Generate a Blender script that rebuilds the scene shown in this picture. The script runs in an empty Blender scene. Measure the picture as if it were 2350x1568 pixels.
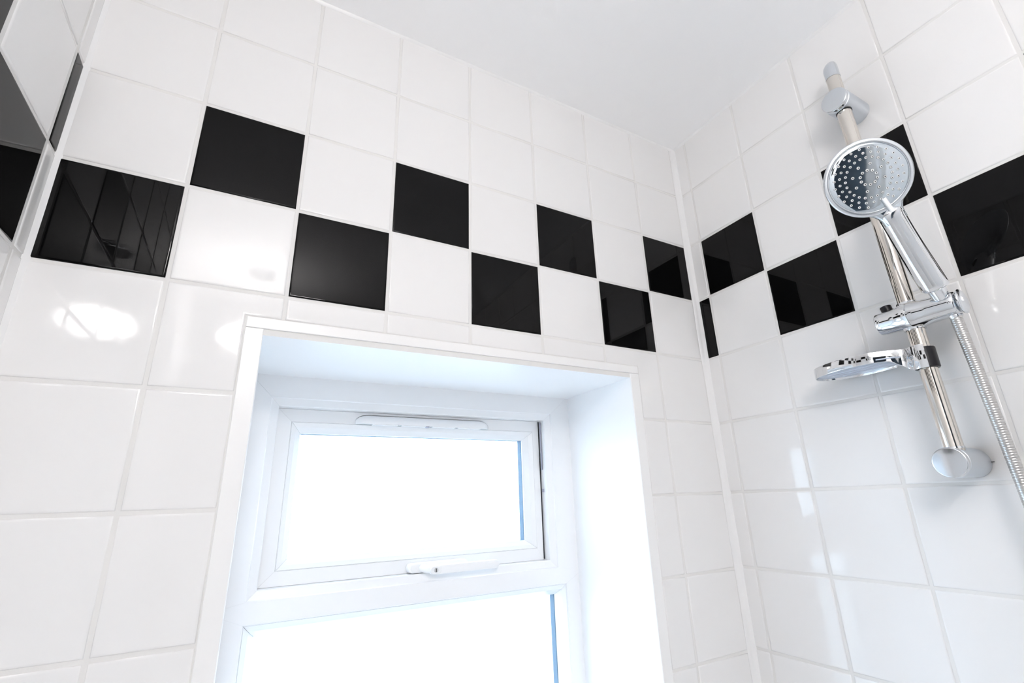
import bpy, bmesh, math, random
from mathutils import Vector, Matrix
from mathutils.geometry import tessellate_polygon

random.seed(7)
S = bpy.context.scene
COL = S.collection
Z0 = 2.047                       # height of the top line of the black tile band above the floor

# ------------------------------------------------------------------ camera, sky, exposure
cam_data = bpy.data.cameras.new('camera')
cam = bpy.data.objects.new('camera', cam_data)
COL.objects.link(cam)
right = Vector((0.8769530956, -0.4794239641, -0.0332555363))
down = Vector((0.1216297630, 0.2883638151, -0.9497644502))
fwd = Vector((0.4649295311, 0.8288540117, 0.3111937634))
M = Matrix((right, -down, -fwd)).transposed().to_4x4()
M.translation = Vector((-0.9304045, -0.7442163, -0.6033888 + Z0))
cam.matrix_world = M
cam_data.sensor_fit = 'HORIZONTAL'
cam_data.sensor_width = 36.0
cam_data.lens = 1102.7563 / 2350 * 36.0
cam_data.shift_x = -14.067 / 2350
cam_data.shift_y = 4.853 / 2350
cam_data.clip_start = 0.02
S.camera = cam

world = bpy.data.worlds.new('overcast_sky')
S.world = world
world.use_nodes = True
wn = world.node_tree.nodes
wn['Background'].inputs['Color'].default_value = (0.73, 0.845, 1.0, 1)
wn['Background'].inputs['Strength'].default_value = 9.4

S.view_settings.view_transform = 'Standard'
S.view_settings.look = 'None'
S.view_settings.gamma = 1.0
S.view_settings.use_curve_mapping = False
S.view_settings.exposure = 0.06
try:
    S.cycles.use_denoising = True
    S.cycles.max_bounces = 16
    S.cycles.diffuse_bounces = 10
    S.cycles.glossy_bounces = 8
    S.cycles.transmission_bounces = 8
    S.cycles.transparent_max_bounces = 12
    S.cycles.caustics_reflective = False
    S.cycles.caustics_refractive = True
    S.cycles.blur_glossy = 0.5
    S.cycles.sample_clamp_indirect = 40.0
except Exception:
    pass

LAMP = 69.0                      # emission of the opal glass of the ceiling lamps

# ------------------------------------------------------------------ materials
def mat(name, color, rough=0.5, metal=0.0, spec=0.5, coat=0.0, emit=None, estr=0.0):
    m = bpy.data.materials.new(name)
    m.use_nodes = True
    b = m.node_tree.nodes['Principled BSDF']
    b.inputs['Base Color'].default_value = (*color, 1)
    b.inputs['Roughness'].default_value = rough
    b.inputs['Metallic'].default_value = metal
    b.inputs['Specular IOR Level'].default_value = spec
    b.inputs['Coat Weight'].default_value = coat
    b.inputs['Coat Roughness'].default_value = 0.03
    if emit:
        b.inputs['Emission Color'].default_value = (*emit, 1)
        b.inputs['Emission Strength'].default_value = estr
    return m

def bump(m, scale, strength, dist=0.001, detail=2.0, color_var=None):
    nt = m.node_tree
    b = nt.nodes['Principled BSDF']
    tc = nt.nodes.new('ShaderNodeTexCoord')
    nz = nt.nodes.new('ShaderNodeTexNoise')
    nz.inputs['Scale'].default_value = scale
    nz.inputs['Detail'].default_value = detail
    bp = nt.nodes.new('ShaderNodeBump')
    bp.inputs['Strength'].default_value = strength
    bp.inputs['Distance'].default_value = dist
    geo = nt.nodes.new('ShaderNodeNewGeometry')
    nt.links.new(geo.outputs['Position'], nz.inputs['Vector'])
    nt.links.new(nz.outputs['Fac'], bp.inputs['Height'])
    nt.links.new(bp.outputs['Normal'], b.inputs['Normal'])
    if color_var:
        rp = nt.nodes.new('ShaderNodeValToRGB')
        rp.color_ramp.elements[0].color = (*color_var[0], 1)
        rp.color_ramp.elements[1].color = (*color_var[1], 1)
        rp.color_ramp.elements[0].position = 0.3
        rp.color_ramp.elements[1].position = 0.7
        nt.links.new(nz.outputs['Fac'], rp.inputs['Fac'])
        nt.links.new(rp.outputs['Color'], b.inputs['Base Color'])
    return m

TILE_W = bump(mat('white_glaze', (0.79, 0.784, 0.78), 0.06, spec=0.42), 9.0, 0.12, 0.004, 1.0)
TILE_B = bump(mat('black_glaze', (0.0025, 0.0025, 0.0027), 0.02, spec=0.16), 7.0, 0.05, 0.003, 1.0)
GROUT = bump(mat('white_grout', (0.735, 0.725, 0.71), 0.7), 400, 0.3, 0.0004)
SEALANT = mat('white_sealant', (0.80, 0.80, 0.80), 0.3)
PAINT = bump(mat('ceiling_paint', (0.945, 0.945, 0.95), 0.7), 250, 0.08, 0.0006)
PLASTIC = mat('white_plastic', (0.88, 0.883, 0.89), 0.3)
UPVC = mat('upvc', (0.87, 0.875, 0.885), 0.22)
UPVC_BEAD = mat('upvc_bead', (0.88, 0.885, 0.895), 0.2)
RUBBER = mat('dark_rubber', (0.02, 0.02, 0.025), 0.45)
SPACER = mat('blue_grey_spacer', (0.165, 0.235, 0.315), 0.6, spec=0.1)
STEEL = mat('stay_steel', (0.42, 0.42, 0.5), 0.3, metal=1.0)
CHROME = mat('chrome', (0.74, 0.755, 0.775), 0.04, metal=1.0)
CHROME_S = mat('satin_chrome', (0.70, 0.725, 0.755), 0.16, metal=1.0)
POLE_M = mat('polished_steel', (0.72, 0.68, 0.63), 0.07, metal=1.0)
HOSE_M = mat('hose_steel', (0.56, 0.55, 0.54), 0.30, metal=1.0)
BRACKET_M = mat('bracket_chrome', (0.66, 0.695, 0.735), 0.42, metal=1.0)
RIM_M = mat('rim_chrome', (0.74, 0.775, 0.81), 0.24, metal=1.0)
FACE_M = bump(mat('spray_plate', (0.62, 0.68, 0.73), 0.05, metal=1.0), 30, 0.06, 0.002)
NOZ_M = mat('nozzle_silicone', (0.72, 0.74, 0.74), 0.4)
HOLE_M = mat('nozzle_hole', (0.02, 0.02, 0.025), 0.5)
TRAY_M = mat('soap_tray', (0.50, 0.57, 0.68), 0.2)
BLACK_P = mat('black_plastic', (0.010, 0.010, 0.013), 0.35, spec=0.3)
CLEAR_P = mat('clear_selector', (0.88, 0.88, 0.88), 0.15)
FLOOR_M = mat('floor_vinyl', (0.88, 0.88, 0.88), 0.35)  # made near white to bounce light up to the ceiling
BLUE_P = mat('blue_reflection_hall', (0.20, 0.26, 0.32), 0.5)  # for the added hall that darkens what the chrome reflects
OPAL = mat('opal_glass', (0.9, 0.9, 0.9), 0.3, emit=(1.0, 0.962, 0.945), estr=LAMP)
GRAVEL = bump(mat('ground_paving', (0.34, 0.33, 0.31), 0.9), 30, 0.4, 0.01)
TRIM_M = mat('trim_plastic', (0.83, 0.828, 0.825), 0.3)

def glass_material(name, lo, hi):
    m = bpy.data.materials.new(name)
    m.use_nodes = True
    nt = m.node_tree
    nt.nodes.clear()
    out = nt.nodes.new('ShaderNodeOutputMaterial')
    tr = nt.nodes.new('ShaderNodeBsdfTransparent')
    tr.inputs['Color'].default_value = (0.94, 0.97, 0.98, 1)
    tl = nt.nodes.new('ShaderNodeBsdfTranslucent')
    tl.inputs['Color'].default_value = (0.86, 0.91, 0.94, 1)
    gl = nt.nodes.new('ShaderNodeBsdfGlossy')
    gl.inputs['Roughness'].default_value = 0.06
    vor = nt.nodes.new('ShaderNodeTexVoronoi')
    vor.inputs['Scale'].default_value = 420
    geo = nt.nodes.new('ShaderNodeNewGeometry')
    rng = nt.nodes.new('ShaderNodeMapRange')
    rng.inputs['From Min'].default_value = 0.1
    rng.inputs['From Max'].default_value = 0.6
    rng.inputs['To Min'].default_value = lo
    rng.inputs['To Max'].default_value = hi
    bp = nt.nodes.new('ShaderNodeBump')
    bp.inputs['Strength'].default_value = 0.3
    bp.inputs['Distance'].default_value = 0.001
    mx = nt.nodes.new('ShaderNodeMixShader')
    mx2 = nt.nodes.new('ShaderNodeMixShader')
    fr = nt.nodes.new('ShaderNodeFresnel')
    ior = nt.nodes.new('ShaderNodeMapRange')           # same reflectance on both faces of the sheet
    ior.inputs['To Min'].default_value = 1.45
    ior.inputs['To Max'].default_value = 1 / 1.45
    nt.links.new(geo.outputs['Backfacing'], ior.inputs['Value'])
    nt.links.new(ior.outputs['Result'], fr.inputs['IOR'])
    L = nt.links.new
    L(geo.outputs['Position'], vor.inputs['Vector'])
    L(vor.outputs['Distance'], rng.inputs['Value'])
    L(vor.outputs['Distance'], bp.inputs['Height'])
    L(bp.outputs['Normal'], gl.inputs['Normal'])
    L(rng.outputs['Result'], mx.inputs['Fac'])
    L(tr.outputs[0], mx.inputs[1])
    L(tl.outputs[0], mx.inputs[2])
    L(fr.outputs[0], mx2.inputs['Fac'])
    L(mx.outputs[0], mx2.inputs[1])
    L(gl.outputs[0], mx2.inputs[2])
    L(mx2.outputs[0], out.inputs['Surface'])
    return m
GLASS = glass_material('frosted_glass', 0.11, 0.20)
GLASS_C = glass_material('clear_glass', 0.0, 0.0)

# ------------------------------------------------------------------ helpers
ORIG = {}                        # object -> its origin in the working frame

def empty(name, base, label, cat, group=None, kind=None):
    o = bpy.data.objects.new(name, None)
    o.empty_display_size = 0.03
    COL.objects.link(o)
    b = Vector(base)
    o.location = b + Vector((0, 0, Z0))
    ORIG[o.name] = b
    o['label'] = label
    o['category'] = cat
    if group: o['group'] = group
    if kind: o['kind'] = kind
    return o

def link_mesh(name, me, parent, base, label=None, cat=None, kind=None):
    o = bpy.data.objects.new(name, me)
    COL.objects.link(o)
    b = Vector(base)
    if parent:
        o.parent = parent
        o.location = b - ORIG[parent.name]
    else:
        o.location = b + Vector((0, 0, Z0))
    ORIG[o.name] = b
    if label: o['label'] = label
    if cat: o['category'] = cat
    if kind: o['kind'] = kind
    return o

def mesh_obj(name, verts, faces, mats, parent=None, base=None, smooth=False, label=None, cat=None,
             kind=None, idx=None, sharp=None):
    """verts in the working frame; base = object's origin (default centre of bounds)"""
    if base is None:
        if parent is None:
            base = (0, 0, 0)
        else:
            n = len(verts)
            base = [(min(v[i] for v in verts) + max(v[i] for v in verts)) / 2 for i in range(3)]
    me = bpy.data.meshes.new(name)
    me.from_pydata([(v[0] - base[0], v[1] - base[1], v[2] - base[2]) for v in verts], [], faces)
    if not isinstance(mats, (list, tuple)): mats = [mats]
    for m in mats: me.materials.append(m)
    if idx:
        for p, i in zip(me.polygons, idx): p.material_index = i
    bm = bmesh.new(); bm.from_mesh(me)
    bmesh.ops.remove_doubles(bm, verts=bm.verts, dist=1e-6)
    bmesh.ops.recalc_face_normals(bm, faces=bm.faces)
    bm.to_mesh(me); bm.free()
    if smooth:
        for p in me.polygons: p.use_smooth = True
        if sharp: me.set_sharp_from_angle(angle=math.radians(sharp))
    return link_mesh(name, me, parent, base, label, cat, kind)

def box(x0, x1, y0, y1, z0, z1):
    v = [(x, y, z) for z in (z0, z1) for y in (y0, y1) for x in (x0, x1)]
    f = [(0, 2, 3, 1), (4, 5, 7, 6), (0, 1, 5, 4), (2, 6, 7, 3), (0, 4, 6, 2), (1, 3, 7, 5)]
    return v, f

def join(*parts):
    V, F = [], []
    for v, f in parts:
        n = len(V); V += list(v); F += [tuple(i + n for i in q) for q in f]
    return V, F

def ortho(axis, ref=None):
    axis = Vector(axis).normalized()
    ref = Vector(ref) if ref is not None else (Vector((0, 0, 1)) if abs(axis.z) < .9 else Vector((1, 0, 0)))
    a = (ref - axis * ref.dot(axis)).normalized()
    return axis, a, axis.cross(a)

def lathe(origin, axis, prof, n=48, ref=None, closed=False):
    """prof: list of (radius, distance along axis)"""
    ax, a, b = ortho(axis, ref)
    o = Vector(origin)
    V, F = [], []
    rows = []
    for r, h in prof:
        if r < 1e-7:
            rows.append([len(V)]); V.append(tuple(o + ax * h))
        else:
            row = []
            for k in range(n):
                t = 2 * math.pi * k / n
                row.append(len(V)); V.append(tuple(o + ax * h + (a * math.cos(t) + b * math.sin(t)) * r))
            rows.append(row)
    seq = list(zip(rows[:-1], rows[1:]))
    if closed: seq.append((rows[-1], rows[0]))
    for p, q in seq:
        if len(p) == 1 and len(q) == 1: continue
        for k in range(n):
            k2 = (k + 1) % n
            if len(p) == 1: F.append((p[0], q[k], q[k2]))
            elif len(q) == 1: F.append((p[k], p[k2], q[0]))
            else: F.append((p[k], p[k2], q[k2], q[k]))
    return V, F

def rounded_profile(r, h0, h1, bev0, bev1, steps=4, cap0=True, cap1=True):
    """cylinder profile from h0 to h1 with rounded edges"""
    P = []
    if cap0: P.append((0, h0))
    if bev0 > 0:
        for k in range(steps + 1):
            t = k / steps * math.pi / 2
            P.append((r - bev0 + bev0 * math.sin(t), h0 + bev0 - bev0 * math.cos(t)))
    else: P.append((r, h0))
    if bev1 > 0:
        for k in range(steps + 1):
            t = k / steps * math.pi / 2
            P.append((r - bev1 + bev1 * math.cos(t), h1 - bev1 + bev1 * math.sin(t)))
    else: P.append((r, h1))
    if cap1: P.append((0, h1))
    return P

def catmull(P, n):
    P = [Vector(p) for p in P]
    Q = [P[0] * 2 - P[1]] + P + [P[-1] * 2 - P[-2]]
    out = []
    for i in range(1, len(Q) - 2):
        for k in range(n):
            t = k / n
            p0, p1, p2, p3 = Q[i - 1], Q[i], Q[i + 1], Q[i + 2]
            out.append(0.5 * ((2 * p1) + (p2 - p0) * t + (2 * p0 - 5 * p1 + 4 * p2 - p3) * t * t + (3 * p1 - p0 - 3 * p2 + p3) * t ** 3))
    out.append(P[-1])
    return out

def sweep(path, radii, ref, n=24, caps=True, power=2.0):
    """radii: list of (across, along ref); ref: fixed direction the second radius points to"""
    V, F = [], []
    m = len(path)
    for i, p in enumerate(path):
        t = (path[min(i + 1, m - 1)] - path[max(i - 1, 0)]).normalized()
        _, b, a = ortho(t, ref)
        ra, rb = radii[i]
        for k in range(n):
            th = 2 * math.pi * k / n
            c, s = math.cos(th), math.sin(th)
            c = math.copysign(abs(c) ** (2 / power), c); s = math.copysign(abs(s) ** (2 / power), s)
            V.append(tuple(p + a * c * ra + b * s * rb))
    for i in range(m - 1):
        for k in range(n):
            k2 = (k + 1) % n
            F.append((i * n + k, i * n + k2, (i + 1) * n + k2, (i + 1) * n + k))
    if caps:
        F.append(tuple(range(n - 1, -1, -1)))
        F.append(tuple((m - 1) * n + k for k in range(n)))
    return V, F

def inset_poly(poly, d):
    """inset of a CCW polygon with right-angled corners"""
    n = len(poly); out = []
    for i in range(n):
        p, q, r = Vector(poly[i - 1]), Vector(poly[i]), Vector(poly[(i + 1) % n])
        e1 = (q - p).normalized(); e2 = (r - q).normalized()
        out.append(tuple(q + Vector((-e1.y, e1.x)) * d + Vector((-e2.y, e2.x)) * d))
    return out

TILE_CACHE = {}
def tile(parent, poly, to3d, m, name='tile', label=None, tilt=True, deep=0.004):
    """glazed wall tile with a rounded edge; poly is CCW seen from the room, to3d(u, v, h) maps to space"""
    c = (sum(p[0] for p in poly) / len(poly), sum(p[1] for p in poly) / len(poly))
    loc = [(p[0] - c[0], p[1] - c[1]) for p in poly]
    key = (m.name, to3d.__name__, tuple((round(a, 4), round(b, 4)) for a, b in loc))
    base = Vector(to3d(c[0], c[1], 0))
    me = TILE_CACHE.get(key)
    if me is None:
        rings = [(0.0, -deep), (0.0, -0.0016), (0.0005, -0.0006), (0.0014, -0.00015), (0.0030, 0.0)]
        V, F, sm = [], [], []
        n = len(loc)
        for d, h in rings:
            for u, v in inset_poly(loc, d):
                V.append(tuple(Vector(to3d(c[0] + u, c[1] + v, h)) - base))
        for r in range(len(rings) - 1):
            for k in range(n):
                k2 = (k + 1) % n
                F.append((r * n + k, r * n + k2, (r + 1) * n + k2, (r + 1) * n + k)); sm.append(r > 0)
        top = list(range((len(rings) - 1) * n, len(rings) * n))
        F.append(tuple(top)); sm.append(False)
        me = bpy.data.meshes.new(name)
        me.from_pydata(V, [], F)
        me.materials.append(m)
        for pgn, s in zip(me.polygons, sm): pgn.use_smooth = s
        TILE_CACHE[key] = me
    o = link_mesh(name, me, parent, base, label)
    if tilt:
        o.rotation_euler = tuple(random.gauss(0, 0.0006) for _ in range(3))
    return o

# ------------------------------------------------------------------ room shell
W = 1.199                        # width of the room
CEIL = 0.3035
FLOOR = -Z0
YF = -2.45                       # wall behind the camera
GR = 0.0012                      # depth of the joints

# window recess and frame sizes
RX0, RX1, RZ1, RZ0 = -0.9325, -0.246, -0.3645, -1.262
DEPTH = 0.235
WX0, WX1, WZ1, WZ0 = -0.957, -0.236, -0.352, -1.262
TRIM = 0.0235
TX0, TX1, TZ1, TZ0 = RX0 - TRIM, RX1 + TRIM, RZ1 + TRIM + 0.002, RZ0 - TRIM

# wall with the window: front grout face, recess opening, outside face
def wall_with_hole():
    x0, x1, z0, z1 = -W - 0.1, 0.1, FLOOR, CEIL
    y0, y1 = GR, 0.312
    V, F = [], []
    def ring(y, ax0, ax1, az0, az1):
        n = len(V)
        V.extend([(ax0, y, az0), (ax1, y, az0), (ax1, y, az1), (ax0, y, az1)]); return n
    a = ring(y0, x0, x1, z0, z1); b = ring(y0, RX0, RX1, RZ0, RZ1)
    c = ring(DEPTH, RX0, RX1, RZ0, RZ1); d = ring(DEPTH, WX0, WX1, WZ0, WZ1)
    e = ring(y1, WX0, WX1, WZ0, WZ1); g = ring(y1, x0, x1, z0, z1)
    idx = []
    for p, q, mi in ((a, b, 0), (b, c, 1), (c, d, 1), (d, e, 1), (e, g, 1), (g, a, 1)):
        for k in range(4):
            F.append((p + k, p + (k + 1) % 4, q + (k + 1) % 4, q + k)); idx.append(mi)
    return V, F, idx
v, f, idx = wall_with_hole()
wall_back = mesh_obj('wall_back', v, f, [GROUT, PLASTIC], kind='structure', idx=None, cat='wall',
                     label='white tiled wall with a black checkerboard band above the recessed window')
me = wall_back.data
for p in me.polygons:
    p.material_index = 0 if p.center.y < GR + 1e-4 else 1

v, f = box(GR, 0.12, YF, GR, FLOOR, CEIL)
wall_right = mesh_obj('wall_right', v, f, GROUT, kind='structure', cat='wall',
                      label='white tiled wall with black checkerboard tiles carrying the shower rail')
DY0, DY1, DZ = -2.20, -1.36, FLOOR + 2.0     # added doorway behind the viewer, gives the chrome something dark to reflect
v, f = join(box(-W - 0.12, -W - GR, DY1, GR, FLOOR, CEIL), box(-W - 0.12, -W - GR, YF, DY0, FLOOR, CEIL),
            box(-W - 0.12, -W - GR, DY0, DY1, DZ, CEIL))
wall_left = mesh_obj('wall_left', v, f, GROUT, kind='structure', cat='wall',
                     label='tiled wall at the left edge with large glossy black tiles')
v, f = box(-W - 0.12, 0.12, YF - 0.12, 0.312, CEIL, CEIL + 0.1)
ceiling = mesh_obj('ceiling', v, f, PAINT, kind='structure', cat='ceiling', label='plain white painted ceiling above the tiled walls')
v, f = box(-W - 0.12, 0.12, YF - 0.12, 0.312, FLOOR - 0.1, FLOOR)
floor = mesh_obj('floor', v, f, FLOOR_M, kind='structure', cat='floor', label='near-white bathroom floor below the picture')

# wall behind the camera; a dim hall is added for dark reflections in the chrome
v, f = box(-W - 0.12, 0.12, YF - 0.12, YF, FLOOR, CEIL)
mesh_obj('wall_front', v, f, PAINT, kind='structure', cat='wall', label='plain white wall behind the viewer')
HX = -W - 1.5
v, f = join(box(HX - 0.1, HX, YF, -0.75, FLOOR, CEIL), box(HX, -W - 0.12, YF - 0.1, YF, FLOOR, CEIL),
            box(HX, -W - 0.12, -0.85, -0.75, FLOOR, CEIL), box(HX - 0.1, -W - 0.12, YF, -0.75, CEIL, CEIL + 0.1),
            box(HX - 0.1, -W - 0.12, YF, -0.75, FLOOR - 0.1, FLOOR))
mesh_obj('wall_reflection_hall', v, f, BLUE_P, kind='structure', cat='wall', label='dark blue hall walls added behind the viewer for dark reflections in the chrome')
v, f = join(box(-W - GR, -W + 0.018, DY0 - 0.06, DY0, FLOOR, DZ + 0.06), box(-W - GR, -W + 0.018, DY1, DY1 + 0.06, FLOOR, DZ + 0.06),
            box(-W - GR, -W + 0.018, DY0, DY1, DZ, DZ + 0.06))
mesh_obj('trim_1', v, f, UPVC, kind='structure', cat='trim', label='white architrave round the added doorway behind the viewer')

# ------------------------------------------------------------------ tiles
G = 0.00467
MC = [-0.0154, -0.1588, -0.3077, -0.4583, -0.6092, -0.7591, -0.9085, -1.0557, -1.1985]
MR = [CEIL, 0.1506, -0.0005, -0.1507, -0.3015, -0.4511, -0.6016, -0.7511]
while MR[-1] > FLOOR + 0.151: MR.append(MR[-1] - 0.1497)
MR.append(FLOOR)
RC = [-0.0005, -0.0370, -0.1860, -0.3358, -0.4847, -0.6346]
while RC[-1] > -1.25: RC.append(RC[-1] - 0.1496)
RR = [CEIL, 0.1508, 0.0016, -0.1490, -0.2996, -0.4514, -0.6011, -0.7490, -0.8964]
while RR[-1] > FLOOR + 0.151: RR.append(RR[-1] - 0.1488)
RR.append(FLOOR)
LC = [-0.0035, -0.0330, -0.1815, -0.3310, -0.4805, -0.63]
while LC[-1] > -1.25: LC.append(LC[-1] - 0.1496)
LR = [CEIL, 0.1506, -0.0005, -0.1515, -0.3020, -0.4515]
while LR[-1] > FLOOR + 0.151: LR.append(LR[-1] - 0.1497)
LR.append(FLOOR)

def back3d(u, v, h): return (u, -h, v)
def right3d(u, v, h): return (-h, -u, v)       # u = distance out of the corner
def left3d(u, v, h): return (-W + h, u, v)     # u = y

BLACK_LABEL = 'glossy black tile'
g2 = G / 2
def clip_back(x0, x1, z0, z1):
    """tile rectangle minus the window trim rectangle; returns CCW polygons"""
    a0, a1, b0, b1 = TX0 - 0.0015, TX1 + 0.0015, TZ0 - 0.0015, TZ1 + 0.0015
    if x1 <= a0 or x0 >= a1 or z1 <= b0 or z0 >= b1:
        return [(x0, z0), (x1, z0), (x1, z1), (x0, z1)]
    inx0, inx1, inz0, inz1 = x0 >= a0, x1 <= a1, z0 >= b0, z1 <= b1
    if inx0 and inx1 and inz0 and inz1: return None
    if inx0 and inx1:
        if not inz1: return [(x0, b1), (x1, b1), (x1, z1), (x0, z1)]
        return [(x0, z0), (x1, z0), (x1, b0), (x0, b0)]
    if not inx0:
        if inz0 and inz1: return [(x0, z0), (a0, z0), (a0, z1), (x0, z1)]
        if not inz1: return [(x0, z0), (a0, z0), (a0, b1), (x1, b1), (x1, z1), (x0, z1)]
        return [(x0, z0), (x1, z0), (x1, b0), (a0, b0), (a0, z1), (x0, z1)]
    if inz0 and inz1: return [(a1, z0), (x1, z0), (x1, z1), (a1, z1)]
    if not inz1: return [(x0, b1), (a1, b1), (a1, z0), (x1, z0), (x1, z1), (x0, z1)]
    return [(x0, z0), (x1, z0), (x1, z1), (a1, z1), (a1, b0), (x0, b0)]

for c in range(len(MC) - 1):
    for r in range(len(MR) - 1):
        poly = clip_back(MC[c + 1] + g2, MC[c] - g2, MR[r + 1] + g2, MR[r] - g2)
        if poly is None: continue
        black = (r == 2 and c % 2 == 0) or (r == 3 and c % 2 == 1)
        tile(wall_back, poly, back3d, TILE_B if black else TILE_W, label=BLACK_LABEL if black else None)
for c in range(len(RC) - 1):
    for r in range(len(RR) - 1):
        u0 = -RC[c] + (g2 if c else 0.0); u1 = -RC[c + 1] - g2
        # seen from the room the far corner is on the left
        poly = [(u0, RR[r + 1] + g2), (u1, RR[r + 1] + g2), (u1, RR[r] - g2), (u0, RR[r] - g2)]
        black = (r == 2 and c % 2 == 1) or (r == 3 and c % 2 == 0)
        tile(wall_right, poly, right3d, TILE_B if black else TILE_W, label=BLACK_LABEL if black else None)
gl = 0.0075
for c in range(len(LC) - 1):
    for r in range(len(LR) - 1):
        y1 = LC[c] - (gl / 2 if c else 0.0); y0 = LC[c + 1] + gl / 2
        poly = [(y0, LR[r + 1] + g2), (y1, LR[r + 1] + g2), (y1, LR[r] - g2), (y0, LR[r] - g2)]
        black = (r == 2 and c % 2 == 0) or (r == 3 and c % 2 == 1)
        tile(wall_left, poly, left3d, TILE_B if black else TILE_W, label=BLACK_LABEL if black else None)

# sealant beads in the corners and along the ceiling
def bead(name, path_profile, p0, p1, label):
    """path_profile: 2D loop given as 3D offsets, swept from p0 to p1"""
    p0, p1 = Vector(p0), Vector(p1)
    n = len(path_profile)
    segs = 40
    V, F = [], []
    for i in range(segs + 1):
        t = i / segs
        o = p0.lerp(p1, t)
        w = 1 + 0.06 * math.sin(i * 1.7) + 0.05 * math.sin(i * 0.61 + 1)
        for q in path_profile: V.append(tuple(o + Vector(q) * w))
    for i in range(segs):
        for k in range(n):
            k2 = (k + 1) % n
            F.append((i * n + k, i * n + k2, (i + 1) * n + k2, (i + 1) * n + k))
    return mesh_obj(name, V, F, SEALANT, smooth=True, sharp=50, kind='structure', label=label, cat='trim')
bead('trim_2', [(0.001, 0.001, 0), (-0.0165, 0.001, 0), (-0.0150, -0.0004, 0), (-0.009, -0.0012, 0), (-0.004, -0.003, 0), (-0.0012, -0.0055, 0), (0.001, -0.0065, 0)],
     (0, 0, FLOOR), (0, 0, CEIL), 'white sealant line up the corner between window wall and shower wall')
bead('trim_3', [(-0.001, 0.001, 0), (0.0055, 0.001, 0), (0.004, -0.0008, 0), (0.0018, -0.0022, 0), (0.0006, -0.0042, 0), (-0.001, -0.0055, 0)],
     (-W, 0, FLOOR), (-W, 0, CEIL), 'white sealant line up the corner at the left edge')
bead('trim_4', [(0, 0.001, 0.001), (0, 0.001, -0.006), (0, -0.0010, -0.0045), (0, -0.0022, -0.0018), (0, -0.0045, 0.001)],
     (-W, 0, CEIL), (0, 0, CEIL), 'white filler line where the ceiling meets the window wall')
bead('trim_5', [(0.001, 0, 0.001), (0.001, 0, -0.006), (-0.0010, 0, -0.0045), (-0.0022, 0, -0.0018), (-0.0045, 0, 0.001)],
     (0, 0, CEIL), (0, -1.25, CEIL), 'white filler line where the ceiling meets the shower wall')

# flat plastic angle trims round the recess, standing a little proud of the tiles
def strip(name, x0, x1, z0, z1, label):
    b = 0.0009
    yF, yB = -0.0012, 0.0013
    V = [(x0, yB, z0), (x1, yB, z0), (x1, yB, z1), (x0, yB, z1),
         (x0, yF + b, z0), (x1, yF + b, z0), (x1, yF + b, z1), (x0, yF + b, z1),
         (x0 + b, yF, z0 + b), (x1 - b, yF, z0 + b), (x1 - b, yF, z1 - b), (x0 + b, yF, z1 - b)]
    F = [(3, 2, 1, 0), (8, 9, 10, 11)]
    for r in (0, 4):
        for k in range(4):
            k2 = (k + 1) % 4
            F.append((r + k, r + k2, r + 4 + k2, r + 4 + k))
    mesh_obj(name, V, F, TRIM_M, kind='structure', label=label, cat='trim')
strip('trim_6', TX0, RX0, TZ0, TZ1 - 0.0165, 'white plastic edge strip down the left side of the window recess')
strip('trim_7', TX0 + 0.0005, TX1 - 0.0005, TZ1 - 0.0160, TZ1, 'white plastic edge strip along the top of the window recess')
strip('trim_8', RX1, TX1, TZ0, TZ1 - 0.0165, 'white plastic edge strip down the right side of the window recess')

# ------------------------------------------------------------------ window
win = empty('window_1', ((WX0 + WX1) / 2, DEPTH, WZ0), 'white plastic window with a top opener above a frosted fixed pane', 'window', kind='structure')

def mitred_ring(name, inner, outer, prof, m, parent, gap=0.0001, smooth=False, label=None):
    """four mitred members; prof: list of (offset outward from the inner edge or None for the outer edge, y), closed loop"""
    ix0, ix1, iz0, iz1 = inner
    ox0, ox1, oz0, oz1 = outer
    def corner(o, sx, sz):
        if o is None:
            return (ox0 if sx < 0 else ox1, oz0 if sz < 0 else oz1)
        return (ix0 - o if sx < 0 else ix1 + o, iz0 - o if sz < 0 else iz1 + o)
    sides = [((-1, 1), (1, 1), Vector((1, 0, 0))), ((1, 1), (1, -1), Vector((0, 0, -1))),
             ((1, -1), (-1, -1), Vector((-1, 0, 0))), ((-1, -1), (-1, 1), Vector((0, 0, 1)))]
    out = []
    n = len(prof)
    for a, b, d in sides:
        V = []
        for s, sg in ((a, 1), (b, -1)):
            for o, y in prof:
                x, z = corner(o, *s)
                p = Vector((x, y, z)) + d * gap * sg
                V.append(tuple(p))
        F = [(k, (k + 1) % n, n + (k + 1) % n, n + k) for k in range(n)]
        F += [tuple(range(n - 1, -1, -1)), tuple(range(n, 2 * n))]
        out.append(mesh_obj(name, V, F, m, parent=parent))
    return out

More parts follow.
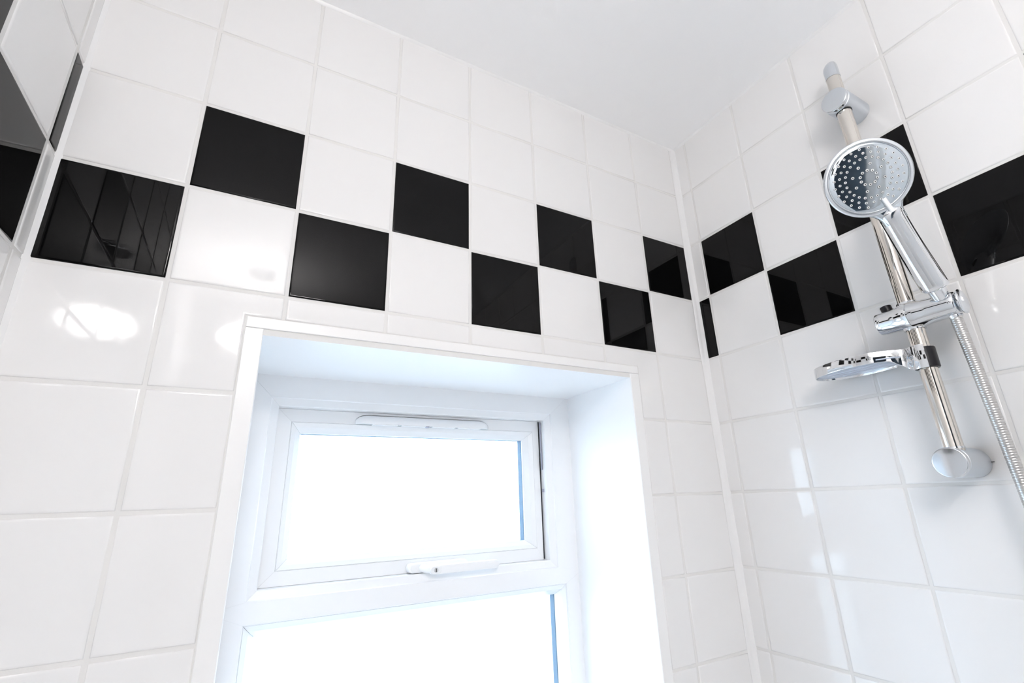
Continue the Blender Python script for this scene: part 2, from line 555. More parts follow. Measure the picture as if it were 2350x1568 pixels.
TR = -0.7560                      # seam in the middle of the transom
OP = (-0.8900, -0.3135, -0.7305, -0.4205)      # opening of the top light
prof_frame = [(0.0, 0.2445), (0.0015, 0.2430), (0.0135, 0.2375), (0.0150, 0.2350), (None, 0.2350), (None, 0.310), (-0.016, 0.310), (-0.016, 0.3020), (0.0, 0.3020)]
mitred_ring('frame_member', OP, (WX0, WX1, TR, WZ1), prof_frame, UPVC, win)
LO = (-0.9040, -0.2800, -1.205, -0.7800)       # opening of the fixed light
prof_low = [(0.0, 0.2365), (0.0015, 0.2350), (None, 0.2350), (None, 0.305), (0.0, 0.305)]
mitred_ring('frame_member', LO, (WX0, WX1, WZ0, TR), prof_low, UPVC, win)
LG = (-0.8848, -0.2905, -1.185, -0.8045)       # glass sight line of the fixed light
def bead_prof(w, y0, y1):
    return [(0.0, y1), (0.0006, y1 - 0.0022), (w * 0.55, y0 + (y1 - y0) * 0.32), (w - 0.001, y0 + 0.0006), (w, y0 + 0.002), (w, y1)]
def ring_between(name, inner, outer, y0, y1, m, parent, gap=0.0004):
    """glazing beads whose widths differ from side to side"""
    prof_t = [(0.0, y1), (0.03, y1 - 0.0022), (0.55, y0 + (y1 - y0) * 0.30), (0.95, y0 + 0.0005), (1.0, y0 + 0.002), (1.0, y1)]
    ix0, ix1, iz0, iz1 = inner; ox0, ox1, oz0, oz1 = outer
    n = len(prof_t)
    sides = [((-1, 1), (1, 1), Vector((1, 0, 0))), ((1, 1), (1, -1), Vector((0, 0, -1))),
             ((1, -1), (-1, -1), Vector((-1, 0, 0))), ((-1, -1), (-1, 1), Vector((0, 0, 1)))]
    for a, b, d in sides:
        V = []
        for s, sg in ((a, 1), (b, -1)):
            for t, y in prof_t:
                x = (ix0 + (ox0 - ix0) * t) if s[0] < 0 else (ix1 + (ox1 - ix1) * t)
                z = (iz0 + (oz0 - iz0) * t) if s[1] < 0 else (iz1 + (oz1 - iz1) * t)
                V.append(tuple(Vector((x, y, z)) + d * gap * sg))
        F = [(k, (k + 1) % n, n + (k + 1) % n, n + k) for k in range(n)]
        F += [tuple(range(n - 1, -1, -1)), tuple(range(n, 2 * n))]
        mesh_obj(name, V, F, m, parent=parent)
ring_between('glazing_bead', LG, LO, 0.2372, 0.2720, UPVC_BEAD, win, gap=0.0005)

def pane_unit(parent, inner, y):
    x0, x1, z0, z1 = inner
    e = 0.004
    for yy in (y, y + 0.020):
        v, f = box(x0 - e, x1 + e, yy, yy + 0.004, z0 - e, z1 + e)
        mesh_obj('pane', v, f, GLASS_C if yy == y else GLASS, parent=parent)
    e2 = 0.0008
    def rg(a0, a1, b0, b1):
        return join(box(a0 - e, a0 - e2, y + 0.004, y + 0.020, b0 - e, b1 + e), box(a1 + e2, a1 + e, y + 0.004, y + 0.020, b0 - e, b1 + e),
                    box(a0 - e2, a1 + e2, y + 0.004, y + 0.020, b1 + e2, b1 + e), box(a0 - e2, a1 + e2, y + 0.004, y + 0.020, b0 - e, b0 - e2))
    v, f = rg(x0, x1, z0, z1)
    mesh_obj('glass_spacer', v, f, SPACER, parent=parent, label='blue grey spacer between the two panes')
pane_unit(win, LG, 0.2722)

# top opener
SO = (-0.8896, -0.3180, -0.7301, -0.4209)
SB = (-0.8645, -0.3335, -0.7055, -0.4455)      # bead outer
SG = (-0.8465, -0.3565, -0.6880, -0.4655)      # glass sight line
sash_root = mesh_obj('sash', *box(SO[0] + 0.02, SO[1] - 0.02, 0.300, 0.3015, SO[2] + 0.003, SO[2] + 0.006), UPVC, parent=win, label='white top opening sash')
prof_sash = [(0.0, 0.2670), (0.0008, 0.2655), (None, 0.2645), (None, 0.3018), (0.0, 0.3018)]
mitred_ring('sash_member', SB, SO, prof_sash, UPVC, sash_root)
ring_between('sash_bead', SG, SB, 0.2635, 0.2823, UPVC_BEAD, sash_root, gap=0.0003)
pane_unit(sash_root, SG, 0.2825)

# dark gasket and friction stay in the gap at the right of the opener
v, f = join(box(OP[1] - 0.0042, OP[1] - 0.0008, 0.2660, 0.2690, OP[2] + 0.002, OP[3] - 0.001))
mesh_obj('gasket', v, f, RUBBER, parent=win, label='black rubber gasket')
v, f = join(box(OP[1] - 0.0048, OP[1] - 0.0012, 0.2560, 0.2580, OP[3] - 0.115, OP[3] - 0.004),
            box(OP[1] - 0.0046, OP[1] - 0.0008, 0.2555, 0.2585, OP[3] - 0.165, OP[3] - 0.158))
mesh_obj('friction_stay', v, f, STEEL, parent=win, label='metal stay of the opener')

# trickle vent: long canopy with rounded ends, slots on its lower lip
vx0, vx1, vz0, vz1 = -0.7480, -0.4520, -0.4450, -0.4265
n = 8
sect = [(0.2645, vz1 + 0.001)]
for k in range(n + 1):
    t = k / n * math.pi / 2
    sect.append((0.2645 - 0.0130 * math.sin(t), vz0 + 0.003 + (vz1 - vz0 - 0.003) * math.cos(t)))
sect += [(0.2515, vz0), (0.2645, vz0)]
xs = [(vx0, 0.06), (vx0 + 0.002, 0.35), (vx0 + 0.006, 0.62), (vx0 + 0.012, 0.85), (vx0 + 0.020, 0.98), (vx0 + 0.026, 1.0),
      (vx1 - 0.026, 1.0), (vx1 - 0.020, 0.98), (vx1 - 0.012, 0.85), (vx1 - 0.006, 0.62), (vx1 - 0.002, 0.35), (vx1, 0.06)]
V, F = [], []
m_ = len(sect)
for x, s in xs:
    for y, z in sect: V.append((x, 0.2645 + (y - 0.2645) * s, vz0 + (z - vz0) * (0.35 + 0.65 * s)))
for i in range(len(xs) - 1):
    for k in range(m_):
        k2 = (k + 1) % m_
        F.append((i * m_ + k, i * m_ + k2, (i + 1) * m_ + k2, (i + 1) * m_ + k))
F += [tuple(range(m_ - 1, -1, -1)), tuple((len(xs) - 1) * m_ + k for k in range(m_))]
vent = mesh_obj('trickle_vent', V, F, UPVC, parent=win, smooth=True, sharp=40, label='long white trickle vent canopy')
for k in range(4):
    a = vx0 + 0.032 + k * 0.0605 + (0.006 if k > 1 else 0)
    v, f = box(a, a + 0.052, 0.2530, 0.2615, vz0 - 0.0016, vz0 + 0.0004)
    mesh_obj('vent_louvre', v, f, PLASTIC, parent=vent)
v, f = lathe(((vx0 + vx1) / 2, 0.2565, vz0 + 0.001), (0, 0, -1), rounded_profile(0.0045, 0, 0.0040, 0, 0.0012), 20)
mesh_obj('vent_slider', v, f, STEEL, parent=vent, smooth=True, sharp=40, label='small grey slider')

# espagnolette handle: oval base, neck, locking button, flat lever to the right
def oblong(x0, x1, zc, r, y0, y1, bev, n=12, rz=None):
    """plate with round ends in the x-z plane, from y0 (back) to y1 (front)"""
    rz = rz or r
    pts = []
    for k in range(n + 1):
        t = math.pi / 2 + math.pi * k / n
        pts.append((x0 + r + r * math.cos(t), zc + rz * math.sin(t)))
    for k in range(n + 1):
        t = -math.pi / 2 + math.pi * k / n
        pts.append((x1 - r + r * math.cos(t), zc + rz * math.sin(t)))
    cx = (x0 + x1) / 2
    V, F = [], []
    m_ = len(pts)
    lay = [(0, y0), (0, y1 + bev), (bev * .3, y1 + bev * .3), (bev, y1)]
    for ins, y in lay:
        for x, z in pts:
            dx = -ins if x > cx else ins
            V.append((x + dx, y, zc + (z - zc) * (1 - ins / rz)))
    for i in range(len(lay) - 1):
        for k in range(m_):
            k2 = (k + 1) % m_
            F.append((i * m_ + k, i * m_ + k2, (i + 1) * m_ + k2, (i + 1) * m_ + k))
    F += [tuple(range(m_)), tuple((len(lay) - 1) * m_ + k for k in range(m_))]
    return V, F
HZ = -0.7205
v, f = oblong(-0.6340, -0.5100, HZ, 0.0088, 0.2645, 0.2440, 0.002)
handle = mesh_obj('handle', v, f, PLASTIC, parent=win, smooth=True, sharp=35, label='white locking handle below the opener')
v, f = oblong(-0.6295, -0.6095, HZ, 0.0070, 0.2440, 0.2432, 0.0006)
mesh_obj('screw_cap', v, f, UPVC, parent=handle, smooth=True, sharp=35)
# neck: from the base plate out to the lever
path = catmull([(-0.6060, 0.2440, HZ), (-0.6040, 0.2370, HZ - 0.001), (-0.5960, 0.2300, HZ - 0.002), (-0.5830, 0.2265, HZ - 0.003)], 6)
v, f = sweep(path, [(0.0080, 0.0074)] * len(path), (0, 0, 1), 20)
mesh_obj('neck', v, f, PLASTIC, parent=handle, smooth=True, sharp=45)
v, f = oblong(-0.5990, -0.4500, HZ - 0.0035, 0.0082, 0.2320, 0.2205, 0.003)
mesh_obj('lever', v, f, PLASTIC, parent=handle, smooth=True, sharp=35)
v, f = oblong(-0.5985, -0.5765, HZ - 0.0035, 0.0072, 0.2206, 0.2184, 0.0012)
mesh_obj('lock_button', v, f, UPVC, parent=handle, smooth=True, sharp=35)
v, f = join(lathe((-0.5875, 0.2183, HZ - 0.0035), (0, -1, 0), rounded_profile(0.0042, 0, 0.0005, 0, 0.0002), 20))
mesh_obj('lock_cylinder', v, f, CHROME_S, parent=handle, smooth=True, sharp=40, label='chrome lock cylinder')
v, f = box(-0.5881, -0.5869, 0.2172, 0.2178, HZ - 0.0067, HZ - 0.0003)
mesh_obj('keyhole', v, f, BLACK_P, parent=handle, label='black keyhole slot')
# outside sill
v, f = join(box(WX0 - 0.03, WX1 + 0.03, 0.300, 0.40, WZ0 - 0.02, WZ0))
mesh_obj('window_sill', v, f, UPVC, parent=win)

# outdoors, seen blurred through the frosted panes
v, f = box(-12, 12, 0.32, 25, FLOOR - 0.55, FLOOR - 0.45)
mesh_obj('ground', v, f, GRAVEL, kind='structure', cat='ground', label='grey paving outside the window')

# ------------------------------------------------------------------ shower rail
PX, PK, PY = -0.055, 0.014, -0.426            # pole axis: y = PY + PK * z (slightly out of plumb)
def pole(z): return Vector((PX, PY + PK * z, z))
rail = empty('shower_rail', (0, PY, -0.572), 'chrome shower riser rail on two round wall brackets beside the corner', 'shower rail')
v, f = lathe(pole(-0.575), pole(0.127) - pole(-0.575), [(0, 0), (0.0116, 0), (0.0116, 0.702), (0, 0.702)], 48)
mesh_obj('pole', v, f, POLE_M, parent=rail, smooth=True, sharp=40)
# slanted, rounded top cap
ax = (pole(1) - pole(0)).normalized()
V, F = [], []
NN = 40
rings = [(0.0120, 0.0), (0.0120, 0.022), (0.0117, 0.0265), (0.0106, 0.0315), (0.0085, 0.0355), (0.0055, 0.0385), (0.0025, 0.0398)]
for r, h in rings:
    for k in range(NN):
        t = 2 * math.pi * k / NN
        d = Vector((math.cos(t), math.sin(t), 0)) * r
        hh = h * (1 + 0.30 * (d.x / 0.012)) if h > 0.01 else h      # lower towards the room
        V.append(tuple(pole(0.1272) + ax * hh + d))
for i in range(len(rings) - 1):
    for k in range(NN):
        k2 = (k + 1) % NN
        F.append((i * NN + k, i * NN + k2, (i + 1) * NN + k2, (i + 1) * NN + k))
F += [tuple(range(NN)), tuple((len(rings) - 1) * NN + k for k in range(NN))]
mesh_obj('end_cap', V, F, CHROME_S, parent=rail, smooth=True, sharp=60, label='rounded satin end cap')
v, f = lathe(pole(0.1263), ax, [(0.0112, 0), (0.0112, 0.0012)], 40)
mesh_obj('cap_joint', v, f, BLACK_P, parent=rail, label='thin dark joint below the end cap')

def bracket(z, yy, r):
    v, f = lathe((-0.0004, yy, z), (-1, 0, 0), [(0, 0), (r, 0), (r, 0.0670), (r - 0.0009, 0.0678), (r - 0.0009, 0.0688)], 56)
    b = mesh_obj('wall_bracket', v, f, BRACKET_M, parent=rail, smooth=True, sharp=40, label='round chrome wall bracket')
    P = [(r - 0.0009, 0.0686), (r - 0.0002, 0.0692), (r - 0.0002, 0.0745)]
    for k in range(1, 7):
        t = k / 6 * math.pi / 2
        P.append((r - 0.0002 - 0.0022 * (1 - math.cos(t)), 0.0745 + 0.0020 * math.sin(t)))
    P += [(0.0140, 0.0771), (0.0080, 0.0776), (0, 0.0778)]
    v, f = lathe((0, yy, z), (-1, 0, 0), P, 56)
    mesh_obj('bracket_cap', v, f, CHROME_S, parent=b, smooth=True, sharp=40)
    # ferrule where the pole goes through
    for sg in ((1, -1) if z > 0 else (1,)):
        c = pole(z + sg * (r - 0.0022))
        v, f = lathe(c, ax * sg, [(0.0117, 0), (0.0125, 0), (0.0125, 0.0026), (0.0117, 0.0026)], 40, closed=True)
        mesh_obj('ferrule', v, f, BLACK_P if sg < 0 else CHROME, parent=b, smooth=True, sharp=40)
    return b
bracket(0.0700, PY + PK * 0.07 + 0.002, 0.0222)
low = bracket(-0.5725, PY + PK * -0.57 + 0.003, 0.0210)
v, f = box(-0.0030, -0.0006, PY - 0.0292, PY - 0.0210, -0.5735, -0.5725)
mesh_obj('rubber_gasket', v, f, RUBBER, parent=low, label='sliver of black gasket at the wall')

# slider: two chrome halves round the pole, black release button, round knob
SZ = -0.3520
SX = -0.058
prof_l = [(0, 0.0)]
for k in range(1, 7):
    t = k / 6 * math.pi / 2
    prof_l.append((0.0178 * math.sin(t), 0.0034 * (1 - math.cos(t))))
prof_l += [(0.0182, 0.010), (0.0185, 0.022), (0.0192, 0.030), (0.0208, 0.037), (0.0222, 0.043), (0.0224, 0.0468), (0.0219, 0.0474), (0, 0.0474)]
v, f = lathe((SX, -0.3860, SZ), (0, -1, 0), prof_l, 56)
slider = mesh_obj('rail_slider', v, f, CHROME, parent=rail, smooth=True, sharp=40, label='chrome slider clamped round the rail')
prof_r = [(0, 0), (0.0219, 0), (0.0224, 0.0006), (0.0223, 0.004), (0.0212, 0.011), (0.0198, 0.020), (0.0188, 0.032), (0.0182, 0.0500), (0.0178, 0.0545), (0.0166, 0.0570), (0.0150, 0.0580), (0, 0.0582)]
v, f = lathe((SX, -0.4336, SZ), (0, -1, 0), prof_r, 56)
mesh_obj('slider_clamp', v, f, CHROME, parent=slider, smooth=True, sharp=40)
v, f = lathe((SX + 0.002, -0.4035, SZ + 0.0165), (-0.1, 0.12, 1), rounded_profile(0.0078, 0, 0.0110, 0, 0.0015), 32)
mesh_obj('release_button', v, f, BLACK_P, parent=slider, smooth=True, sharp=40, label='black release button')
for sg in (1, -1):
    v, f = lathe(pole(SZ + sg * 0.0180), ax * sg, [(0.0118, 0), (0.0146, 0), (0.0138, 0.0044), (0.0118, 0.0044)], 40, closed=True)
    mesh_obj('slider_collar', v, f, CHROME, parent=slider, smooth=True, sharp=40)
P = [(0, 0), (0.0085, 0), (0.0085, 0.0022), (0.0176, 0.0028), (0.0184, 0.0042), (0.0181, 0.0050), (0.0160, 0.0064), (0.0115, 0.0077), (0.0060, 0.0084), (0, 0.0086)]
v, f = lathe((SX, -0.4915, SZ), (0, -1, 0), P, 48)
mesh_obj('slider_knob', v, f, CHROME_S, parent=slider, smooth=True, sharp=40, label='round domed knob')

# ------------------------------------------------------------------ hand shower
HC = Vector((-0.1988, -0.4820, -0.1798))      # centre of the spray plate
HN = Vector((-0.7086, -0.5824, -0.3983)).normalized()
NUT = Vector((-0.0580, -0.4771, -0.3521))     # in the middle of the slider clamp
hs = empty('shower_handset', NUT, 'chrome hand shower with a round spray head held in the rail slider', 'shower head')
tdir = (NUT - HC); tdir = (tdir - HN * tdir.dot(HN)).normalized()      # in the disc, towards the handle
sdir = HN.cross(tdir)
HR = 0.0552
# back shell and rim
P = [(0, -0.0215), (0.012, -0.0212), (0.024, -0.0200), (0.034, -0.0176), (0.043, -0.0140), (0.050, -0.0098), (0.0538, -0.0062), (HR, -0.0030), (HR + 0.0002, -0.0012),
     (HR - 0.0004, 0.0000), (HR - 0.0016, 0.0008), (HR - 0.0060, 0.0016), (HR - 0.0064, 0.0014), (HR - 0.0066, 0.0006)]
v, f = lathe(HC, HN, P, 96, ref=tdir)
mesh_obj('head_shell', v, f, RIM_M, parent=hs, smooth=True, sharp=50, label='silver rim and back of the spray head')
P = [(HR - 0.0065, 0.0005), (HR - 0.0070, 0.0008), (0.042, 0.0015), (0.030, 0.0022), (0.018, 0.0027), (0.008, 0.0028), (0, 0.0028)]
v, f = lathe(HC, HN, P, 96, ref=tdir)
plate = mesh_obj('spray_plate', v, f, FACE_M, parent=hs, smooth=True, sharp=50, label='mirror spray plate full of nozzles')
def face_h(r):
    pts = [(0, 0.0028), (0.008, 0.0028), (0.018, 0.0027), (0.030, 0.0022), (0.042, 0.0012), (0.0488, 0.0008), (0.06, 0.0008)]
    for (a, b), (c, d) in zip(pts, pts[1:]):
        if a <= r <= c: return b + (d - b) * (r - a) / (c - a)
    return 0
# one nozzle mesh in a local frame (z = out of the plate), shared by all
def nozzle_mesh(nm, ro, h):
    v, f = lathe((0, 0, 0), (0, 0, 1), [(ro * 1.25, -0.0003), (ro * 1.25, 0.00012), (ro * 1.08, 0.00014), (ro, h * 0.8), (ro * 0.85, h), (ro * 0.45, h), (ro * 0.40, h - 0.0004), (0, h - 0.0004)], 14)
    me = bpy.data.meshes.new(nm)
    me.from_pydata(v, [], f)
    me.materials.append(NOZ_M); me.materials.append(HOLE_M)
    for p in me.polygons:
        r_ = max(math.hypot(me.vertices[i].co.x, me.vertices[i].co.y) for i in p.vertices)
        zc = p.center.z
        dark = r_ <= ro * 0.46 or zc < 0.00016
        p.material_index = 1 if dark else 0
        p.use_smooth = False
    return me
N_BIG = nozzle_mesh('nozzle', 0.00185, 0.0014)
N_SM = nozzle_mesh('nozzle', 0.00165, 0.0012)
rotq = HN.to_track_quat('Z', 'Y')
def put_nozzle(rad, ang, me):
    p = HC + (tdir * math.cos(ang) + sdir * math.sin(ang)) * rad + HN * face_h(rad)
    o = link_mesh('nozzle', me, plate, p)
    o.rotation_mode = 'QUATERNION'
    o.rotation_quaternion = rotq
for k in range(10): put_nozzle(0.0103, 2 * math.pi * (k + 0.5) / 10, N_BIG)
for k in range(8): put_nozzle(0.0195, 2 * math.pi * (k + 0.25) / 8, N_BIG)
for q, (rad, off) in enumerate(((0.0285, 0.5), (0.0355, 0.78), (0.0420, 1.06))):
    for k in range(24):
        if q == 2 and k in (23, 22): continue
        put_nozzle(rad, 2 * math.pi * (k + off) / 24, N_SM)
# neck: flat web that flares into the disc
npath = [HC + tdir * r - HN * 0.0062 for r in (0.040, 0.046, 0.051, 0.055, 0.059, 0.063, 0.068, 0.074)]
v, f = sweep(npath, [(0.030, 0.004), (0.0265, 0.0062), (0.0222, 0.0068), (0.0190, 0.0070), (0.0168, 0.0072), (0.0154, 0.0074), (0.0148, 0.0074), (0.0146, 0.0070)], HN, 32, power=3.0)
mesh_obj('neck', v, f, FACE_M, parent=hs, smooth=True, sharp=60, label='grey neck between head and handle')
# handle
HA = HC + tdir * 0.0610 - HN * 0.0085
HB = NUT.lerp(HA, 0.215)
path = [HB.lerp(HA, i / 28) - HN * (0.0022 * math.sin(math.pi * i / 28)) for i in range(29)]
wid = [(0.0166, 0.0148), (0.0164, 0.0146), (0.0158, 0.0142), (0.0152, 0.0138), (0.0150, 0.0136)]
rad = []
for i in range(29):
    t = i / 28 * 4; k = min(int(t), 3); u = t - k
    rad.append(tuple(wid[k][j] + (wid[k + 1][j] - wid[k][j]) * u for j in range(2)))
dA = (HA - HB).normalized()
for e, sc in ((0.003, 0.96), (0.006, 0.84), (0.0085, 0.62), (0.0098, 0.35)):      # rounded upper end
    path.append(HA + dA * e); rad.append((0.0150 * sc, 0.0136 * sc))
path = [HB - dA * 0.0026, HB - dA * 0.0020] + path
rad = [(0.0135, 0.0118), (0.0158, 0.0140)] + rad
v, f = sweep(path, rad, HN, 40, power=2.5)
mesh_obj('handle', v, f, CHROME, parent=hs, smooth=True, sharp=60, label='tapered chrome handle')
# black strip on the back of the handle
bp = [HB.lerp(HA, i / 20) - HN * 0.0092 for i in range(19)]
v, f = sweep(bp, [(0.0105, 0.0062)] * len(bp), HN, 20)
mesh_obj('back_strip', v, f, BLACK_P, parent=hs, smooth=True, sharp=50, label='black strip on the back of the handle')
# conical connector that sits in the slider
d = (NUT - HB).normalized()
cl = (NUT - HB).length
v, f = lathe(HB - d * 0.001, d, [(0, 0), (0.0112, 0), (0.0112, 0.006), (0.0109, 0.014), (0.0102, cl + 0.012), (0.0085, cl + 0.0155), (0, cl + 0.0155)], 36)
mesh_obj('connector', v, f, CHROME, parent=hs, smooth=True, sharp=40, label='chrome connector below the handle')
# spray selector tab
tab_c = HC + tdir * 0.0475 + HN * 0.0026
V = []
for l in (-0.0115, 0.0115):
    for a, h in ((-0.0026, -0.0030), (0.0026, -0.0030), (0.0026, 0.0024), (0.0014, 0.0036), (-0.0014, 0.0036), (-0.0026, 0.0024)):
        V.append(tuple(tab_c + tdir * l + sdir * a + HN * h))
F = [(k, (k + 1) % 6, 6 + (k + 1) % 6, 6 + k) for k in range(6)] + [(5, 4, 3, 2, 1, 0), (6, 7, 8, 9, 10, 11)]
mesh_obj('spray_selector', V, F, CLEAR_P, parent=hs, label='small pale selector tab')

# ------------------------------------------------------------------ hose
ctrl_h = [(-0.0560, -0.4805, -0.3610), (-0.0552, -0.4822, -0.3725), (-0.0536, -0.4850, -0.4401), (-0.0520, -0.4870, -0.5063), (-0.0468, -0.4890, -0.5981), (-0.042, -0.491, -0.70),
          (-0.032, -0.50, -0.95), (-0.034, -0.53, -1.15), (-0.045, -0.59, -1.23), (-0.055, -0.65, -1.17), (-0.055, -0.67, -1.09)]
hose = empty('shower_hose', ctrl_h[0], 'ribbed metal shower hose hanging from below the hand shower', 'shower hose')
hp = catmull(ctrl_h, 10)
# resample evenly, about one rib every 4.2 mm
L_ = [0]
for a, b in zip(hp, hp[1:]): L_.append(L_[-1] + (b - a).length)
pitch = 0.0033; per = 6
path, rad = [], []
tot = L_[-1]; nn = int(tot / pitch * per); j = 0
for i in range(nn + 1):
    s = tot * i / nn
    while j < len(L_) - 2 and L_[j + 1] < s: j += 1
    path.append(hp[j].lerp(hp[j + 1], (s - L_[j]) / max(L_[j + 1] - L_[j], 1e-9)))
    ph = (i % per) / per
    r = 0.0072 - 0.0006 * (1 - abs(math.sin(math.pi * ph)) ** 0.6)
    rad.append((r, r))
v, f = sweep(path, rad, (1, 0.3, 0), 18)
mesh_obj('hose_tube', v, f, HOSE_M, parent=hose, smooth=True, label='ribbed steel tube')
for at, dr in ((0, -1), (len(path) - 1, 1)):
    d = (path[at] - path[at + (3 if dr < 0 else -3)]).normalized()
    v, f = lathe(path[at] - d * 0.012, d, [(0, 0), (0.0079, 0), (0.0084, 0.0015), (0.0084, 0.013), (0.0075, 0.0145), (0, 0.0145)], 28)
    mesh_obj('hose_nut', v, f, CHROME, parent=hose, smooth=True, sharp=40)
# wall outlet below the picture that the hose screws to
e = Vector(ctrl_h[-1])
out = empty('wall_outlet', (0, e.y, e.z + 0.03), 'round chrome water outlet on the wall below the shower rail', 'wall outlet')
v, f = lathe((-0.0004, e.y, e.z + 0.03), (-1, 0, 0), rounded_profile(0.028, 0, 0.008, 0, 0.003), 40)
mesh_obj('wall_plate', v, f, CHROME, parent=out, smooth=True, sharp=40)
pp = catmull([(-0.006, e.y, e.z + 0.03), (-0.040, e.y, e.z + 0.03), (-0.0545, e.y, e.z + 0.0200), (-0.055, e.y, e.z + 0.001)], 6)
v, f = sweep(pp, [(0.0095, 0.0095)] * len(pp), (0, 1, 0), 24)
mesh_obj('elbow', v, f, CHROME, parent=out, smooth=True, sharp=50)

# ------------------------------------------------------------------ soap dish
dish_c0 = pole(-0.415)
ang = math.radians(94.4)
dd = Vector((-math.cos(ang), math.sin(ang), 0)); dp = Vector((-dd.y, dd.x, 0))
dish = empty('soap_dish', (dish_c0.x, dish_c0.y, -0.436), 'chrome soap dish with an oval rim clipped to the rail below the slider', 'soap dish')
DL, DA, DB = 0.0930, 0.0730, 0.0425
dc = Vector((dish_c0.x, dish_c0.y, 0)) + dd * DL
ZB, ZT = -0.4160, -0.3985
CZB, CZT = -0.4365, -0.4005
# one chrome ribbon: from the clip jaw through a waist into the oval and back
half = [(-0.0095, 0.0150), (0.0, 0.0178), (0.0085, 0.0157), (0.0150, 0.0105), (0.0200, 0.0092), (0.0250, 0.0118), (0.0320, 0.0190), (0.0420, 0.0268)]
k0 = math.acos((0.054 - DL) / DA)
NO = 22
for i in range(NO + 1):
    t = k0 * (1 - i / NO)
    c, q = math.cos(t), math.sin(t)
    half.append((DL + DA * c, DB * math.copysign(abs(q) ** 0.92, q)))
c2 = catmull([Vector((a_, b_, 0)) for a_, b_ in half], 4)
loop2 = c2 + [Vector((p.x, -p.y, 0)) for p in c2[-2::-1]]
V, F = [], []
n_ = len(loop2)
TH = 0.0018
for i, p in enumerate(loop2):
    tg = (loop2[min(i + 1, n_ - 1)] - loop2[max(i - 1, 0)]).normalized()
    nm = Vector((tg.y, -tg.x, 0))                # points inward for this direction of travel
    u = min(max((p.x - 0.010) / 0.030, 0), 1); u = u * u * (3 - 2 * u)
    zb, zt = CZB + (ZB - CZB) * u, CZT + (ZT - CZT) * u
    for ins, z in ((0.0002, zb + 0.0003), (0.0, zb + 0.0010), (0.0, zt - 0.0010), (0.0002, zt - 0.0003), (0.0010, zt), (TH, zt - 0.0008), (TH, zb + 0.0008), (0.0010, zb)):
        w = p + nm * ins
        q = Vector((dish_c0.x, dish_c0.y, 0)) + dd * w.x + dp * w.y
        V.append((q.x, q.y, z))
for i in range(n_ - 1):
    for k in range(8):
        k2 = (k + 1) % 8
        F.append((i * 8 + k, i * 8 + k2, (i + 1) * 8 + k2, (i + 1) * 8 + k))
F += [tuple(range(8)), tuple((n_ - 1) * 8 + k for k in range(8))]
mesh_obj('rim_band', V, F, CHROME, parent=dish, smooth=True, sharp=50, label='oval chrome band that narrows into the clip')
NB = 96
outer = []
for k in range(NB):
    t = 2 * math.pi * k / NB
    c, q = math.cos(t), math.sin(t)
    outer.append((DA * c, DB * math.copysign(abs(q) ** 0.92, q)))
# slotted tray
loop = [Vector((a * 0.975, b * 0.96, 0)) for a, b in outer[::2]]
holes = []
for hy, hw in ((-0.021, 0.040), (-0.007, 0.050), (0.007, 0.050), (0.021, 0.040)):
    h = []
    for k in range(9):
        t = math.pi / 2 + math.pi * k / 8; h.append(Vector((-hw + 0.002 * math.cos(t), hy + 0.002 * math.sin(t), 0)))
    for k in range(9):
        t = -math.pi / 2 + math.pi * k / 8; h.append(Vector((hw + 0.002 * math.cos(t), hy + 0.002 * math.sin(t), 0)))
    holes.append(h[::-1])
loops = [loop] + holes
flat = [p for l in loops for p in l]
tris = tessellate_polygon(loops)
tz = ZB + 0.0035
V, F = [], []
for z in (tz, tz + 0.0018):
    for p in flat:
        q = dc + dd * p.x + dp * p.y; V.append((q.x, q.y, z))
n_ = len(flat)
F += [tuple(t) for t in tris] + [tuple(i + n_ for i in t) for t in tris]
st = 0
for l in loops:
    for k in range(len(l)):
        a, b = st + k, st + (k + 1) % len(l); F.append((a, b, b + n_, a + n_))
    st += len(l)
mesh_obj('slotted_tray', V, F, TRAY_M, parent=dish, label='grey slotted tray')
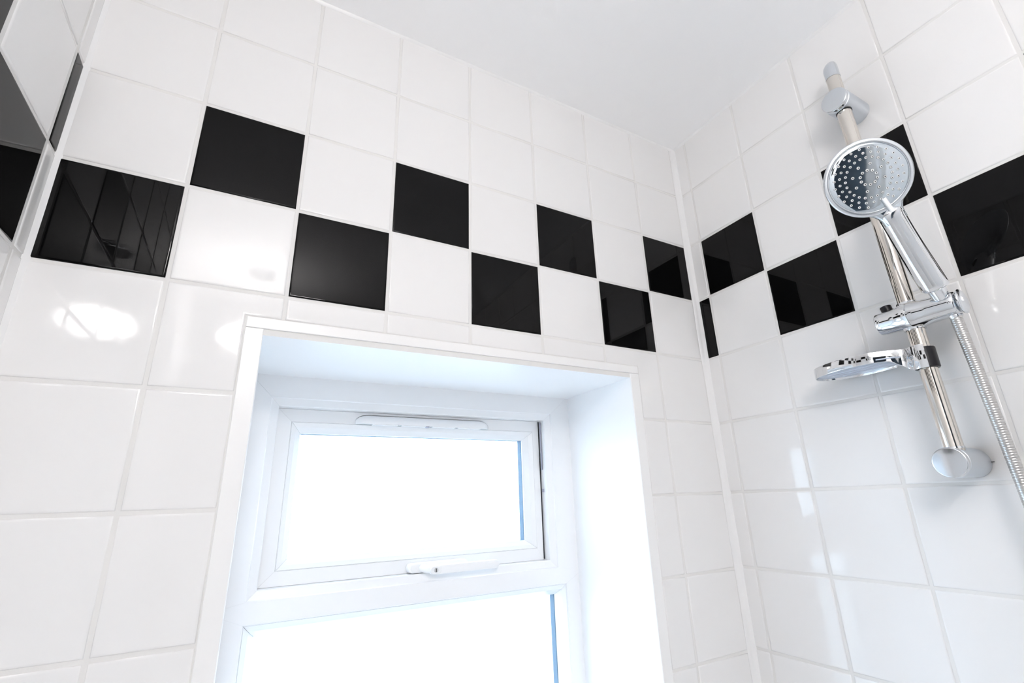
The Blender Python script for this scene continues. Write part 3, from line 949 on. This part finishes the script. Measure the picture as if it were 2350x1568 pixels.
def arc_band(c, r0, r1, a0, a1, z0, z1, n=28, round_=0.0008):
    V, F = [], []
    pr = [(r0, z0 + round_), (r0 + round_, z0), (r1 - round_, z0), (r1, z0 + round_), (r1, z1 - round_), (r1 - round_, z1), (r0 + round_, z1), (r0, z1 - round_)]
    m_ = len(pr)
    for i in range(n + 1):
        t = a0 + (a1 - a0) * i / n
        for r, z in pr: V.append((c.x + r * math.cos(t), c.y + r * math.sin(t), z))
    for i in range(n):
        for k in range(m_):
            k2 = (k + 1) % m_
            F.append((i * m_ + k, i * m_ + k2, (i + 1) * m_ + k2, (i + 1) * m_ + k))
    F += [tuple(range(m_)), tuple(n * m_ + k for k in range(m_))]
    return V, F
pc = pole(-0.418)
base_a = math.atan2(dd.y, dd.x)
v, f = arc_band(pc, 0.0117, 0.0157, 0, 2 * math.pi * 0.999, CZB + 0.001, CZT - 0.004, 48)
mesh_obj('clip_liner', v, f, BLACK_P, parent=dish, smooth=True, sharp=40, label='black plastic liner round the rail')
# ------------------------------------------------------------------ ceiling lamp behind the viewer
def lamp(x, y, r, hgt, drop, label, bars):
    t = empty('ceiling_light', (x, y, CEIL), label, 'ceiling light')
    v, f = lathe((x, y, CEIL), (0, 0, -1), rounded_profile(0.055, 0, 0.018, 0, 0.006), 40)
    mesh_obj('ceiling_rose', v, f, CHROME_S, parent=t, smooth=True, sharp=40)
    v, f = lathe((x, y, CEIL - 0.016), (0, 0, -1), [(0, 0), (0.008, 0), (0.008, drop - hgt), (0, drop - hgt)], 20)
    mesh_obj('stem', v, f, CHROME_S, parent=t, smooth=True, sharp=40)
    P = [(r * math.sin(math.pi * k / 20) if 0 < k < 20 else 0, drop - hgt * math.cos(math.pi * k / 20)) for k in range(21)]
    v, f = lathe((x, y, CEIL), (0, 0, -1), P, 48)
    mesh_obj('lamp_shade', v, f, OPAL, parent=t, smooth=True, label='glowing opal glass bowl')
    for k in range(bars):
        a = (k - (bars - 1) / 2) * r * 0.55
        c = math.sqrt(1 - (a / r) ** 2)
        pth = [Vector((x + a, y + r * 1.01 * c * math.sin(q), CEIL - drop - hgt * 1.03 * c * math.cos(q))) for q in [(-math.pi / 2 + math.pi * i / 12) for i in range(13)]]
        v, f = sweep(pth, [(0.006, 0.005)] * 13, (1, 0, 0), 8)
        mesh_obj('shade_band', v, f, CHROME, parent=t, smooth=True, sharp=50)
lamp(-0.965, -1.26, 0.105, 0.048, 0.285, 'flattened opal glass ceiling light with chrome bands behind the viewer', 3)
